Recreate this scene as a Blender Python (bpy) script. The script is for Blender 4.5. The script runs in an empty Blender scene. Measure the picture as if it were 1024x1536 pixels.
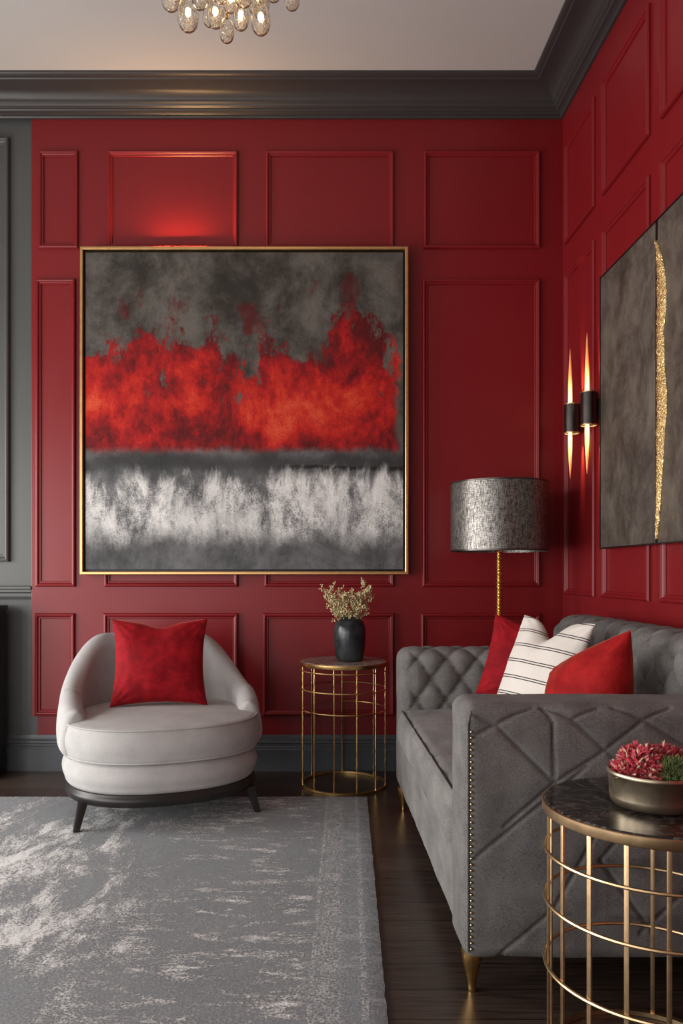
import bpy, bmesh, math, random
from mathutils import Vector, Matrix, noise as mnoise
random.seed(7)
PI = math.pi
SC = bpy.context.scene
COL = SC.collection

# ------------------------------------------------------------------ geometry helpers
class G:
    """Collects vertices and faces for one mesh."""
    def __init__(s): s.v = []; s.f = []
    def add(s, vs, fs):
        b = len(s.v); s.v.extend([tuple(x) for x in vs]); s.f.extend([tuple(b + i for i in f) for f in fs]); return s
    def box(s, x0, x1, y0, y1, z0, z1):
        v = [(x0,y0,z0),(x1,y0,z0),(x1,y1,z0),(x0,y1,z0),(x0,y0,z1),(x1,y0,z1),(x1,y1,z1),(x0,y1,z1)]
        return s.add(v, [(0,3,2,1),(4,5,6,7),(0,1,5,4),(1,2,6,5),(2,3,7,6),(3,0,4,7)])
    def grid(s, fn, nu, nv, cu=False, cv=False):
        mu = nu if cu else nu + 1; mv = nv if cv else nv + 1
        vs = [fn(i / nu, j / nv) for i in range(mu) for j in range(mv)]
        fs = []
        for i in range(nu):
            for j in range(nv):
                a = i * mv + j; b = ((i + 1) % mu) * mv + j
                c = ((i + 1) % mu) * mv + (j + 1) % mv; d = i * mv + (j + 1) % mv
                fs.append((a, b, c, d))
        return s.add(vs, fs)
    def lathe(s, prof, n=32, cx=0, cy=0, close=True):
        vs = []; m = len(prof)
        for k in range(n):
            a = 2 * PI * k / n
            for r, z in prof: vs.append((cx + r * math.cos(a), cy + r * math.sin(a), z))
        fs = []
        for k in range(n):
            k2 = (k + 1) % n
            for j in range(m - 1): fs.append((k*m+j, k2*m+j, k2*m+j+1, k*m+j+1))
        if close:
            fs.append(tuple(k*m for k in range(n))[::-1]); fs.append(tuple(k*m+m-1 for k in range(n)))
        return s.add(vs, fs)
    def tube(s, pts, r, n=8, closed=False, cap=True):
        pts = [Vector(p) for p in pts]; m = len(pts); vs = []
        rr = r if isinstance(r, (list, tuple)) else [r] * m
        up = Vector((0, 0, 1)); prev = None
        for i, p in enumerate(pts):
            if closed: t = pts[(i+1) % m] - pts[i-1]
            else: t = pts[min(i+1, m-1)] - pts[max(i-1, 0)]
            t.normalize()
            if prev is None:
                ref = up if abs(t.z) < .9 else Vector((1, 0, 0))
                a = t.cross(ref).normalized()
            else:
                a = (prev - t * prev.dot(t)).normalized()
            prev = a; b = t.cross(a)
            for k in range(n):
                th = 2 * PI * k / n
                vs.append(p + (a * math.cos(th) + b * math.sin(th)) * rr[i])
        fs = []
        for i in range(m if closed else m - 1):
            i2 = (i + 1) % m
            for k in range(n):
                k2 = (k + 1) % n
                fs.append((i*n+k, i*n+k2, i2*n+k2, i2*n+k))
        if cap and not closed:
            fs.append(tuple(range(n))[::-1]); fs.append(tuple((m-1)*n + k for k in range(n)))
        return s.add(vs, fs)
    def ball(s, c, r, nu=10, nv=8, sq=(1, 1, 1)):
        def fn(u, v):
            a = 2 * PI * u; b = PI * (v - .5)
            return (c[0] + r*sq[0]*math.cos(b)*math.cos(a), c[1] + r*sq[1]*math.cos(b)*math.sin(a), c[2] + r*sq[2]*math.sin(b))
        return s.grid(fn, nu, nv, cu=True)
    def xform(s, mtx):
        s.v = [tuple(mtx @ Vector(p)) for p in s.v]; return s

def obj(name, g, mat, parent=None, loc=None, smooth=35, bevel=None, merge=True, fixn=True):
    """Links the collected geometry as ONE mesh object."""
    me = bpy.data.meshes.new(name)
    bm = bmesh.new()
    vs = [bm.verts.new(p) for p in g.v]
    for f in g.f:
        try: bm.faces.new([vs[i] for i in f])
        except ValueError: pass
    if merge: bmesh.ops.remove_doubles(bm, verts=bm.verts, dist=1e-5)
    if bevel:
        bmesh.ops.bevel(bm, geom=list(bm.edges), offset=bevel, segments=2, affect='EDGES', profile=.6, clamp_overlap=True)
    if fixn: bmesh.ops.recalc_face_normals(bm, faces=bm.faces)
    bm.to_mesh(me); bm.free()
    if smooth:
        me.shade_smooth(); me.set_sharp_from_angle(angle=math.radians(smooth))
    me.materials.append(mat)
    o = bpy.data.objects.new(name, me); COL.objects.link(o)
    if parent is not None: o.parent = parent
    if loc is not None: o.location = loc
    return o

def tag(o, label, cat, group=None, kind=None):
    o['label'] = label; o['category'] = cat
    if group: o['group'] = group
    if kind: o['kind'] = kind
    return o

def thing(name, label, cat, loc=(0, 0, 0), rz=0, group=None):
    o = bpy.data.objects.new(name, None); COL.objects.link(o)
    o.location = loc; o.rotation_euler = (0, 0, rz); o.empty_display_size = .1
    return tag(o, label, cat, group)

def struct(o, label=None):
    o['kind'] = 'structure'
    if label: o['label'] = label
    return o

def dup_tree(root, loc=None, rz=None, label=None, rot=None):
    r = root.copy(); COL.objects.link(r)
    if loc is not None: r.location = loc
    if rz is not None: r.rotation_euler = (0, 0, rz)
    if rot is not None: r.rotation_euler = rot
    if label: r['label'] = label
    for ch in list(root.children):
        c = ch.copy(); COL.objects.link(c); c.parent = r
        for gch in ch.children:
            d = gch.copy(); COL.objects.link(d); d.parent = c
    return r

def axis_samples(h, r, step, kr=5):
    """Positions from -h to h: a flat run plus denser samples in the rounded ends."""
    n = max(1, int(round(2 * (h - r) / step)))
    mid = [-(h - r) + 2 * (h - r) * i / n for i in range(n + 1)]
    out = [(h - r) + r * math.tan(PI / 4 * k / kr) for k in range(1, kr + 1)]
    return [-x for x in reversed(out)] + mid + out

def round_box(g, c, s, r, step=.03, disp=None, kr=5):
    """A box with rounded edges on a dense grid; disp(p, n) moves each point along its normal."""
    hx, hy, hz = s[0] / 2, s[1] / 2, s[2] / 2
    ax, ay, az = axis_samples(hx, r, step, kr), axis_samples(hy, r, step, kr), axis_samples(hz, r, step, kr)
    idx = {}; vs = []; fs = []
    def V(p):
        k = (round(p[0], 6), round(p[1], 6), round(p[2], 6))
        if k in idx: return idx[k]
        q = (max(-hx+r, min(hx-r, p[0])), max(-hy+r, min(hy-r, p[1])), max(-hz+r, min(hz-r, p[2])))
        d = Vector((p[0]-q[0], p[1]-q[1], p[2]-q[2]))
        n = d.normalized() if d.length > 1e-9 else Vector((0, 0, 1))
        w = Vector(q) + n * r + Vector(c)
        if disp: w = w + n * disp(w, n)
        idx[k] = len(vs); vs.append(tuple(w)); return idx[k]
    for a, b, fix in ((ax, ay, 2), (ay, az, 0), (ax, az, 1)):
        for sgn in (-1, 1):
            for i in range(len(a) - 1):
                for j in range(len(b) - 1):
                    quad = []
                    for (u, w) in ((a[i], b[j]), (a[i+1], b[j]), (a[i+1], b[j+1]), (a[i], b[j+1])):
                        if fix == 2: p = (u, w, sgn * hz)
                        elif fix == 0: p = (sgn * hx, u, w)
                        else: p = (u, sgn * hy, w)
                        quad.append(V(p))
                    fs.append(tuple(quad))
    return g.add(vs, fs)

def seg_dist(px, py, a, b):
    dx, dy = b[0]-a[0], b[1]-a[1]
    t = max(0, min(1, ((px-a[0])*dx + (py-a[1])*dy) / (dx*dx + dy*dy + 1e-12)))
    return math.hypot(px - a[0] - t*dx, py - a[1] - t*dy)

def fbm(x, y, z, oct=3):
    return mnoise.fractal(Vector((x, y, z)), 1.0, 2.0, oct)

# ------------------------------------------------------------------ material helpers
class Mat:
    def __init__(s, name):
        s.m = bpy.data.materials.new(name); s.m.use_nodes = True
        s.t = s.m.node_tree; s.t.nodes.clear()
        s.out = s.t.nodes.new('ShaderNodeOutputMaterial')
        s.p = s.t.nodes.new('ShaderNodeBsdfPrincipled')
        s.t.links.new(s.p.outputs[0], s.out.inputs[0])
        s.co = s.t.nodes.new('ShaderNodeTexCoord')
    def n(s, typ, ins=None, out=0, **at):
        nd = s.t.nodes.new(typ)
        for k, v in at.items(): setattr(nd, k, v)
        for k, v in (ins or {}).items():
            sk = nd.inputs[k]
            if isinstance(v, bpy.types.NodeSocket): s.t.links.new(v, sk)
            else:
                if hasattr(sk.default_value, '__len__') and len(sk.default_value) == 4 and len(v) == 3: v = (*v, 1)
                sk.default_value = v
        return nd.outputs[out]
    def math(s, op, a, b=0.0, c=0.0, clamp=False):
        return s.n('ShaderNodeMath', {0: a, 1: b, 2: c}, operation=op, use_clamp=clamp)
    def mix(s, f, a, b, mode='MIX'):
        return s.n('ShaderNodeMix', {0: f, 6: a, 7: b}, out=2, data_type='RGBA', blend_type=mode)
    def ss(s, x, lo, hi):   # smoothstep from lo to hi
        return s.n('ShaderNodeMapRange', {0: x, 1: lo, 2: hi, 3: 0.0, 4: 1.0}, interpolation_type='SMOOTHSTEP')
    def mapping(s, scale=(1,1,1), src='Object', loc=(0,0,0), rot=(0,0,0)):
        return s.n('ShaderNodeMapping', {'Vector': s.co.outputs[src], 'Scale': scale, 'Location': loc, 'Rotation': rot})
    def noise(s, vec, scale=5., detail=4., rough=.5, dist=0.):
        return s.n('ShaderNodeTexNoise', {'Vector': vec, 'Scale': scale, 'Detail': detail, 'Roughness': rough, 'Distortion': dist})
    def ramp(s, f, stops):
        nd = s.t.nodes.new('ShaderNodeValToRGB'); s.t.links.new(f, nd.inputs[0])
        e = nd.color_ramp.elements
        while len(e) < len(stops): e.new(.5)
        for k, (p, c) in zip(e, stops): k.position = p; k.color = (*c, 1)
        return nd.outputs[0]
    def bump(s, h, strength=.3, dist=.002):
        s.set(Normal=s.n('ShaderNodeBump', {'Height': h, 'Strength': strength, 'Distance': dist}))
        return s
    def set(s, **kw):
        for k, v in kw.items():
            k = k.replace('_', ' ')
            sk = s.p.inputs[k]
            if isinstance(v, bpy.types.NodeSocket): s.t.links.new(v, sk)
            else:
                if hasattr(sk.default_value, '__len__') and len(sk.default_value) == 4 and len(v) == 3: v = (*v, 1)
                sk.default_value = v
        return s

def paint(name, col, rough=.4, var=.12, spec=.5):
    m = Mat(name); v = m.mapping()
    nz = m.noise(v, 3.0, 4, .55)
    m.set(Base_Color=m.mix(nz, tuple(c*(1-var) for c in col), tuple(c*(1+var) for c in col)), Roughness=m.math('MULTIPLY_ADD', m.noise(v, 6, 3), .1, rough - .05))
    m.p.inputs['Specular IOR Level'].default_value = spec
    m.bump(m.noise(v, 220, 2), .05, .001)
    return m.m

def metal(name, col, rough=.25, noise_s=40, bump=.0):
    m = Mat(name); v = m.mapping()
    nz = m.noise(v, noise_s, 4, .6)
    m.set(Base_Color=m.mix(nz, tuple(c*.82 for c in col), tuple(min(1, c*1.1) for c in col)), Metallic=1.0,
          Roughness=m.math('MULTIPLY_ADD', nz, .18, rough - .09))
    if bump: m.bump(nz, bump, .002)
    return m.m

def fabric(name, col, var=.25, weave=900, sheen=.15, mott=8, bump=.35, stretch=(1,1,1), rough=.9):
    m = Mat(name); v = m.mapping(stretch); vo = m.mapping()
    big = m.noise(v, mott, 5, .6)
    fine = m.noise(vo, weave * .55, 2, .75)
    f = m.math('ADD', m.math('MULTIPLY', big, .38), m.math('MULTIPLY', fine, .62))
    f = m.ss(f, .34, .66)
    m.set(Base_Color=m.mix(f, tuple(c*(1-var) for c in col), tuple(min(1, c*(1+var)) for c in col)), Roughness=rough)
    m.p.inputs['Sheen Weight'].default_value = sheen
    m.p.inputs['Sheen Roughness'].default_value = .4
    m.p.inputs['Specular IOR Level'].default_value = .25
    m.bump(fine, bump, .0015)
    return m.m

def velvet(name, dark, light, sheen_col):
    m = Mat(name); v = m.mapping((1, 1, 1))
    a = m.noise(v, 13, 7, .7, .3); b = m.noise(v, 150, 3, .7)
    f = m.ss(m.math('ADD', m.math('MULTIPLY', a, .75), m.math('MULTIPLY', b, .25)), .36, .68)
    m.set(Base_Color=m.mix(f, dark, light), Roughness=.75)
    m.p.inputs['Sheen Weight'].default_value = .55
    m.p.inputs['Sheen Roughness'].default_value = .35
    m.p.inputs['Sheen Tint'].default_value = (*sheen_col, 1)
    m.p.inputs['Specular IOR Level'].default_value = .15
    m.bump(m.noise(v, 60, 3), .15, .002)
    return m.m

M = {}
M['red'] = paint('red_wall_paint', (.215, .0085, .012), .38, .06, .45)
M['grey_wall'] = paint('grey_wall_paint', (.085, .088, .085), .42, .06)
M['crown'] = paint('charcoal_cornice_paint', (.045, .041, .041), .38, .08)
M['skirting'] = paint('slate_skirting_paint', (.075, .082, .092), .40, .08)
M['ceiling'] = paint('mauve_ceiling_paint', (.58, .56, .53), .8, .03, .2)
M['plain_wall'] = paint('pale_wall_paint', (.45, .42, .40), .7, .03, .3)
M['black'] = paint('black_lacquer', (.012, .012, .013), .35, .2)
M['white_frame'] = paint('white_window_paint', (.7, .7, .68), .5, .04)
M['gold'] = metal('polished_gold', (.83, .52, .20), .26)
M['gold_aged'] = metal('hammered_gold', (.80, .52, .20), .30, 160, .25)
M['frame_gold'] = metal('satin_gold_leaf', (.78, .47, .20), .38, 30)
M['brass'] = metal('brushed_bronze_brass', (.72, .50, .28), .34)
M['bowl'] = metal('aged_champagne_metal', (.56, .46, .33), .38)
M['gunmetal'] = metal('gunmetal', (.10, .09, .085), .33)
M['nail'] = metal('antique_nailhead', (.55, .43, .28), .3)
M['linen'] = fabric('pale_grey_linen', (.47, .458, .446), .14, 800, .03, 10, .5)
M['sofa'] = fabric('charcoal_chenille', (.162, .154, .147), .45, 700, .08, 9, .8, (1, 1, 1))
M['sofa_seat'] = fabric('brushed_charcoal_chenille', (.20, .190, .181), .42, 620, .10, 12, .8, (1, .35, 1))
M['velvet'] = velvet('crimson_velvet', (.19, .003, .008), (.38, .008, .014), (1, .25, .2))
M['velvet_warm'] = velvet('scarlet_velvet', (.25, .006, .008), (.44, .016, .016), (1, .35, .2))
M['blackwood'] = paint('ebonised_wood', (.016, .014, .013), .38, .3)
M['thread'] = paint('dark_seam_thread', (.03, .028, .027), .9, .2, .1)

def floor_mat():
    m = Mat('dark_oak_boards'); v = m.mapping()
    br = m.t.nodes.new('ShaderNodeTexBrick'); m.t.links.new(v, br.inputs['Vector'])
    br.offset = .37
    for k, x in {'Color1': (.045, .033, .027, 1), 'Color2': (.066, .049, .040, 1), 'Mortar': (.004, .003, .003, 1), 'Scale': 1.0,
                 'Mortar Size': .0016, 'Brick Width': 1.7, 'Row Height': .135, 'Bias': 0.}.items(): br.inputs[k].default_value = x
    gr = m.noise(m.mapping((1.2, 22, 1)), 5, 6, .65, .4)
    col = m.mix(m.ss(gr, .3, .7), (.55, .5, .47), (1.35, 1.25, 1.2))
    m.set(Base_Color=m.mix(1.0, br.outputs[0], col, 'MULTIPLY'), Roughness=m.math('MULTIPLY_ADD', gr, .22, .20))
    h = m.math('SUBTRACT', m.math('MULTIPLY', gr, .35), br.outputs['Fac'])
    m.bump(h, .25, .002); return m.m
M['floor'] = floor_mat()

def rug_mat():
    m = Mat('distressed_grey_rug')
    sep = m.t.nodes.new('ShaderNodeSeparateXYZ'); m.t.links.new(m.co.outputs['Object'], sep.inputs[0])
    X = sep.outputs[0]                                   # 0 at the right hand edge, negative to the left
    fine = m.noise(m.mapping(), 130, 4, .85)
    sweep = m.noise(m.mapping((1.3, .55, 1), rot=(0, 0, -.55)), 4.6, 12, .80, .25)
    big = m.noise(m.mapping((1, .7, 1), rot=(0, 0, -.5)), 1.6, 4, .6)
    dash = m.noise(m.mapping((1.0, 3.2, 1)), 6.0, 12, .80, .3)
    side = m.ss(X, -1.0, -.55)
    base = m.n('ShaderNodeMix', {0: side, 2: m.math('MULTIPLY_ADD', m.math('SUBTRACT', big, .5), .55, m.math('ADD', sweep, .015)), 3: m.math('MULTIPLY_ADD', m.math('SUBTRACT', big, .5), .30, m.math('ADD', dash, -.005))}, data_type='FLOAT')
    wear = m.ss(m.math('ADD', base, m.math('MULTIPLY', m.math('SUBTRACT', fine, .5), .56)), .478, .60)
    # borders near the right edge
    def band(c, w):
        return m.ss(m.math('ABSOLUTE', m.math('SUBTRACT', X, c)), w, w * .45)
    patch = m.ss(m.noise(m.mapping((2.2, 1.6, 1)), 9, 7, .8), .40, .58)
    b = m.math('MAXIMUM', m.math('MULTIPLY', band(-.150, .050), .70), m.math('MAXIMUM', m.math('MULTIPLY', band(-.052, .012), .7), m.math('MULTIPLY', band(-.192, .009), 1.0)))
    b = m.math('MULTIPLY', b, m.math('MULTIPLY_ADD', patch, .75, .25))
    b = m.math('MULTIPLY', b, m.ss(fine, .42, .56))
    outer = m.ss(X, -.235, -.205)
    wear = m.math('MULTIPLY', wear, m.math('SUBTRACT', 1.0, m.math('MULTIPLY', outer, .75)))
    wear = m.math('MAXIMUM', wear, b)
    tone = m.noise(m.mapping(), 2.5, 4)
    dark = m.mix(tone, (.25, .270, .292), (.44, .46, .48))
    dark = m.mix(m.ss(fine, .35, .7), m.mix(.55, dark, (.05, .05, .055)), dark)
    m.set(Base_Color=m.mix(wear, dark, m.mix(m.ss(fine, .3, .55), (.66, .66, .65), (.92, .91, .89))), Roughness=.95)
    m.p.inputs['Specular IOR Level'].default_value = .1
    m.p.inputs['Sheen Weight'].default_value = .2
    m.bump(m.math('ADD', fine, m.math('MULTIPLY', wear, .35)), .9, .006); return m.m
M['rug'] = rug_mat()

def painting_mat():
    m = Mat('abstract_canvas_paint')
    sep = m.t.nodes.new('ShaderNodeSeparateXYZ'); m.t.links.new(m.co.outputs['UV'], sep.inputs[0])
    U, V = sep.outputs[0], sep.outputs[1]
    uv = lambda s, loc=(0, 0, 0): m.mapping(s, 'UV', loc)
    cloth = m.noise(uv((1, 1, 1)), 190, 3, .85)
    mott = m.noise(uv((1, .8, 1)), 5, 12, .74, .2)
    brush = m.noise(uv((3.4, 1.3, 1)), 4.0, 12, .72, .35)
    blot = m.noise(uv((1.5, 1.1, 1), (3, 1, 0)), 4.2, 12, .74, .15)
    fl = m.noise(uv((2.4, 1.2, 1), (7, 2, 0)), 3.6, 12, .72, .2)
    # grey ground
    ground = m.mix(m.ss(mott, .36, .66), (.034, .029, .024), (.150, .136, .118))
    ground = m.mix(m.ss(V, .45, .33), ground, m.mix(m.ss(mott, .35, .65), (.060, .060, .062), (.185, .188, .192)))
    # red flame field: straight lower border, ragged upper border
    up = m.n('ShaderNodeFloatCurve', {0: 1.0, 1: U})
    cv = m.t.nodes[-1].mapping.curves[0]
    pts = [(0, .70), (.12, .70), (.28, .745), (.40, .72), (.52, .665), (.62, .735), (.72, .69), (.82, .80), (.90, .79), (1, .60)]
    while len(cv.points) < len(pts): cv.points.new(.5, .5)
    for p, q in zip(cv.points, pts): p.location = q
    m.t.nodes[-1].mapping.update()
    jag = m.math('ADD', m.math('MULTIPLY', m.math('SUBTRACT', fl, .5), .85), m.math('MULTIPLY', m.math('SUBTRACT', blot, .5), .60))
    top = m.ss(m.math('SUBTRACT', m.math('ADD', up, jag), V), -.02, .045)
    low = m.ss(m.math('SUBTRACT', V, m.math('MULTIPLY_ADD', m.math('SUBTRACT', brush, .5), .07, .370)), -.012, .022)
    red_m = m.math('MULTIPLY', top, low)
    red_m = m.math('MULTIPLY', red_m, m.math('MULTIPLY_ADD', m.ss(cloth, .3, .5), .25, .75))
    red_m = m.math('MULTIPLY', red_m, m.ss(m.math('SUBTRACT', m.math('ADD', .99, m.math('MULTIPLY', m.math('SUBTRACT', blot, .5), .08)), U), -.01, .02))
    # splashes above the field
    sp = None
    for (cu, cvv, ru, rv) in ((.145, .845, .045, .05), (.285, .815, .03, .055), (.535, .775, .045, .055), (.72, .89, .03, .028), (.83, .88, .03, .06)):
        d = m.math('ADD', m.math('POWER', m.math('DIVIDE', m.math('SUBTRACT', U, cu), ru), 2.0), m.math('POWER', m.math('DIVIDE', m.math('SUBTRACT', V, cvv), rv), 2.0))
        q = m.ss(m.math('ADD', d, m.math('MULTIPLY', m.math('SUBTRACT', fl, .5), 15.)), 1.2, -.6)
        sp = q if sp is None else m.math('MAXIMUM', sp, q)
    red_m = m.math('MAXIMUM', red_m, m.math('MULTIPLY', sp, .65))
    hot = m.math('ADD', m.math('MULTIPLY_ADD', m.math('SUBTRACT', blot, .5), 2.1, .545), m.math('MULTIPLY', m.math('ABSOLUTE', m.math('SUBTRACT', V, .525)), -1.9))
    hot = m.math('ADD', hot, m.math('MULTIPLY', m.math('SUBTRACT', brush, .5), .6))
    hot = m.math('ADD', hot, m.math('MULTIPLY', m.math('SUBTRACT', cloth, .5), .25))
    redc = m.ramp(hot, [(.14, (.10, .003, .005)), (.31, (.27, .005, .007)), (.45, (.46, .011, .009)), (.58, (.60, .026, .012)), (.80, (.74, .09, .035))])
    c = m.mix(red_m, ground, redc)
    # dark seam under the red and pale weathered field
    dk = m.ss(m.math('ABSOLUTE', m.math('SUBTRACT', V, m.math('MULTIPLY_ADD', m.math('SUBTRACT', blot, .5), .10, .335))), .045, .005)
    c = m.mix(m.math('MULTIPLY', m.math('MULTIPLY', dk, .75), m.math('SUBTRACT', 1.0, red_m)), c, (.030, .029, .030))
    line = m.ss(m.math('ABSOLUTE', m.math('SUBTRACT', V, m.math('MULTIPLY_ADD', m.math('SUBTRACT', mott, .5), .05, .322))), .009, .002)
    c = m.mix(m.math('MULTIPLY', line, m.math('MULTIPLY', m.ss(U, .55, .72), .9)), c, (.012, .011, .011))
    edge_hi = m.math('MULTIPLY_ADD', m.math('SUBTRACT', brush, .5), .26, .285)
    edge_lo = m.math('MULTIPLY_ADD', m.math('SUBTRACT', blot, .5), .22, .095)
    wm = m.math('MULTIPLY', m.ss(m.math('SUBTRACT', edge_hi, V), -.03, .05), m.ss(m.math('SUBTRACT', V, edge_lo), -.045, .05))
    wm = m.math('MULTIPLY', wm, m.ss(m.math('ADD', m.math('ADD', m.math('MULTIPLY', brush, .60), m.math('MULTIPLY', blot, .40)), m.math('MULTIPLY', m.math('SUBTRACT', cloth, .5), .30)), .385, .535))
    c = m.mix(wm, c, m.mix(m.ss(m.math('ADD', m.math('MULTIPLY', mott, .5), m.math('MULTIPLY', brush, .5)), .36, .62), (.30, .30, .30), (.88, .86, .83)))
    c = m.mix(m.math('MULTIPLY', m.ss(cloth, .52, .30), .45), c, m.mix(1.0, c, (.45, .45, .45), 'MULTIPLY'))
    m.set(Base_Color=c, Roughness=.68)
    m.p.inputs['Specular IOR Level'].default_value = .25
    m.bump(m.math('ADD', cloth, m.math('MULTIPLY', brush, 1.2)), .5, .003); return m.m
M['painting'] = painting_mat()

def leather_mat():
    m = Mat('umber_plaster_canvas'); v = m.mapping()
    a = m.noise(m.mapping((1, 1, .7)), 5.0, 12, .76, .3); b = m.noise(m.mapping((1, 9, 3), rot=(.5, 0, 0)), 14, 6, .7, .4)
    c = m.mix(m.ss(a, .32, .70), (.040, .032, .026), (.170, .140, .112))
    c = m.mix(m.math('MULTIPLY', m.ss(b, .58, .72), .45), c, (.30, .27, .235))
    m.set(Base_Color=c, Roughness=m.math('MULTIPLY_ADD', a, .3, .35))
    m.bump(m.math('ADD', a, m.noise(v, 90, 4, .7)), .5, .004); return m.m
M['umber'] = leather_mat()

def goldleaf_mat():
    m = Mat('crinkled_gold_leaf'); v = m.mapping((1, 1.6, 1))
    vo = m.n('ShaderNodeTexVoronoi', {'Vector': v, 'Scale': 95.}, feature='DISTANCE_TO_EDGE')
    nz = m.noise(v, 120, 4, .7)
    m.set(Base_Color=m.mix(m.ss(nz, .3, .7), (.72, .45, .14), (1.0, .78, .42)), Metallic=1.0, Roughness=.42)
    m.bump(m.math('ADD', vo, m.math('MULTIPLY', nz, .3)), .9, .006); return m.m
M['goldleaf'] = goldleaf_mat()

def marble(name, dark, mid, vein, rough=.16, amount=.5):
    m = Mat(name); v = m.mapping((1, 2.2, 1), rot=(0, 0, .5))
    w = m.noise(v, 7, 9, .68, 1.6)
    rid = m.math('ABSOLUTE', m.math('SUBTRACT', w, .5))
    vn = m.ss(rid, .035, .0)
    c = m.mix(m.ss(m.noise(v, 4, 6, .6, .8), .35, .7), dark, mid)
    m.set(Base_Color=m.mix(m.math('MULTIPLY', vn, amount), c, vein), Roughness=rough); return m.m
M['marble_dark'] = marble('black_veined_marble', (.008, .007, .007), (.028, .024, .021), (.20, .17, .145), .13, .55)
M['marble_brown'] = marble('taupe_marble', (.16, .12, .10), (.34, .28, .24), (.60, .54, .48), .25, .5)

def stripe_mat():
    m = Mat('ivory_striped_linen')
    sep = m.t.nodes.new('ShaderNodeSeparateXYZ'); m.t.links.new(m.co.outputs['Object'], sep.inputs[0])
    z = m.math('ADD', sep.outputs[2], m.math('MULTIPLY', m.math('SUBTRACT', m.noise(m.mapping(), 3, 2), .5), .012))
    fr = m.math('FRACT', m.math('DIVIDE', m.math('ADD', z, .5), .066))
    l1 = m.ss(m.math('ABSOLUTE', m.math('SUBTRACT', fr, .42)), .034, .020)
    l2 = m.ss(m.math('ABSOLUTE', m.math('SUBTRACT', fr, .56)), .034, .020)
    ln = m.math('MAXIMUM', l1, l2)
    fine = m.noise(m.mapping(), 300, 2, .7)
    base = m.mix(fine, (.74, .68, .61), (.86, .81, .75))
    m.set(Base_Color=m.mix(ln, base, (.025, .022, .022)), Roughness=.9)
    m.p.inputs['Specular IOR Level'].default_value = .2
    m.bump(fine, .3, .0015); return m.m
M['stripe'] = stripe_mat()

def vase_mat():
    m = Mat('ribbed_ink_glaze'); v = m.mapping()
    a = m.noise(m.mapping((1, 1, .25)), 45, 4, .6); b = m.noise(v, 7, 5)
    m.set(Base_Color=m.mix(m.ss(b, .3, .7), (.012, .016, .020), (.040, .046, .050)), Roughness=m.math('MULTIPLY_ADD', b, .25, .17))
    m.bump(a, .3, .003); return m.m
M['vase'] = vase_mat()

def shade_mat():
    m = Mat('metallic_silk_shade')
    a = m.noise(m.mapping((1, 1, .22)), 170, 3, .7); b = m.noise(m.mapping((.22, .22, 1)), 230, 2, .7)
    f = m.ss(m.math('ADD', m.math('MULTIPLY', a, .6), m.math('MULTIPLY', b, .4)), .36, .64)
    m.set(Base_Color=m.mix(f, (.060, .053, .048), (.34, .32, .295)), Metallic=.80, Roughness=.34)
    m.bump(f, .35, .001); return m.m
M['shade'] = shade_mat()

def emit(name, col, st):
    m = Mat(name); m.set(Base_Color=col, Emission_Color=col, Emission_Strength=st)
    m.n('ShaderNodeTexNoise', {'Scale': 3.}); return m.m
M['bulb'] = emit('warm_filament_bulb', (1, .74, .42), 40)
M['led'] = emit('warm_led', (1, .66, .30), 12)

def beam_glow_mat():
    m = Mat('modelled_beam_glow')  # emission imitates the sconce light streaks, fading to orange at the tips
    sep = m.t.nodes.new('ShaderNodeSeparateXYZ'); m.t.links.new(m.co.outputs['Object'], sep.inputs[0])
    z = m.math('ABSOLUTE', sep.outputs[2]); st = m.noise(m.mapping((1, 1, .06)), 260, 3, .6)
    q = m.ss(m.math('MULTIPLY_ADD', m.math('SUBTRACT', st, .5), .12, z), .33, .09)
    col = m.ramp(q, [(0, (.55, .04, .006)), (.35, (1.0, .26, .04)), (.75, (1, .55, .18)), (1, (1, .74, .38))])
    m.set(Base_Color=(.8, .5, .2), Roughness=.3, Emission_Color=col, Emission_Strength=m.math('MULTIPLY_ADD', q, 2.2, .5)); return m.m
M['rod'] = beam_glow_mat()
def glass_mat():
    m = Mat('crackled_amber_glass'); v = m.mapping((1, 1, .7))
    vo = m.n('ShaderNodeTexVoronoi', {'Vector': v, 'Scale': 85.}, feature='DISTANCE_TO_EDGE')
    ln = m.math('MULTIPLY', m.ss(vo, .05, .0), m.ss(m.noise(v, 30, 3), .40, .55))
    m.set(Base_Color=m.mix(ln, (1, .98, .95), (1, .80, .48)), Roughness=m.math('MULTIPLY_ADD', ln, .3, .02), Metallic=m.math('MULTIPLY', ln, .9), IOR=1.22)
    m.p.inputs['Transmission Weight'].default_value = 1.0
    m.bump(m.math('ADD', m.math('MULTIPLY', ln, -1.), m.math('MULTIPLY', m.noise(v, 40, 2), .4)), .5, .003); return m.m
M['glass'] = glass_mat()

def pane_mat():
    m = Mat('window_glass'); m.set(Base_Color=(1, 1, 1), Roughness=.0, IOR=1.02)
    m.p.inputs['Transmission Weight'].default_value = 1.0
    m.noise(m.mapping(), 2); return m.m
M['pane'] = pane_mat()

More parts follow.
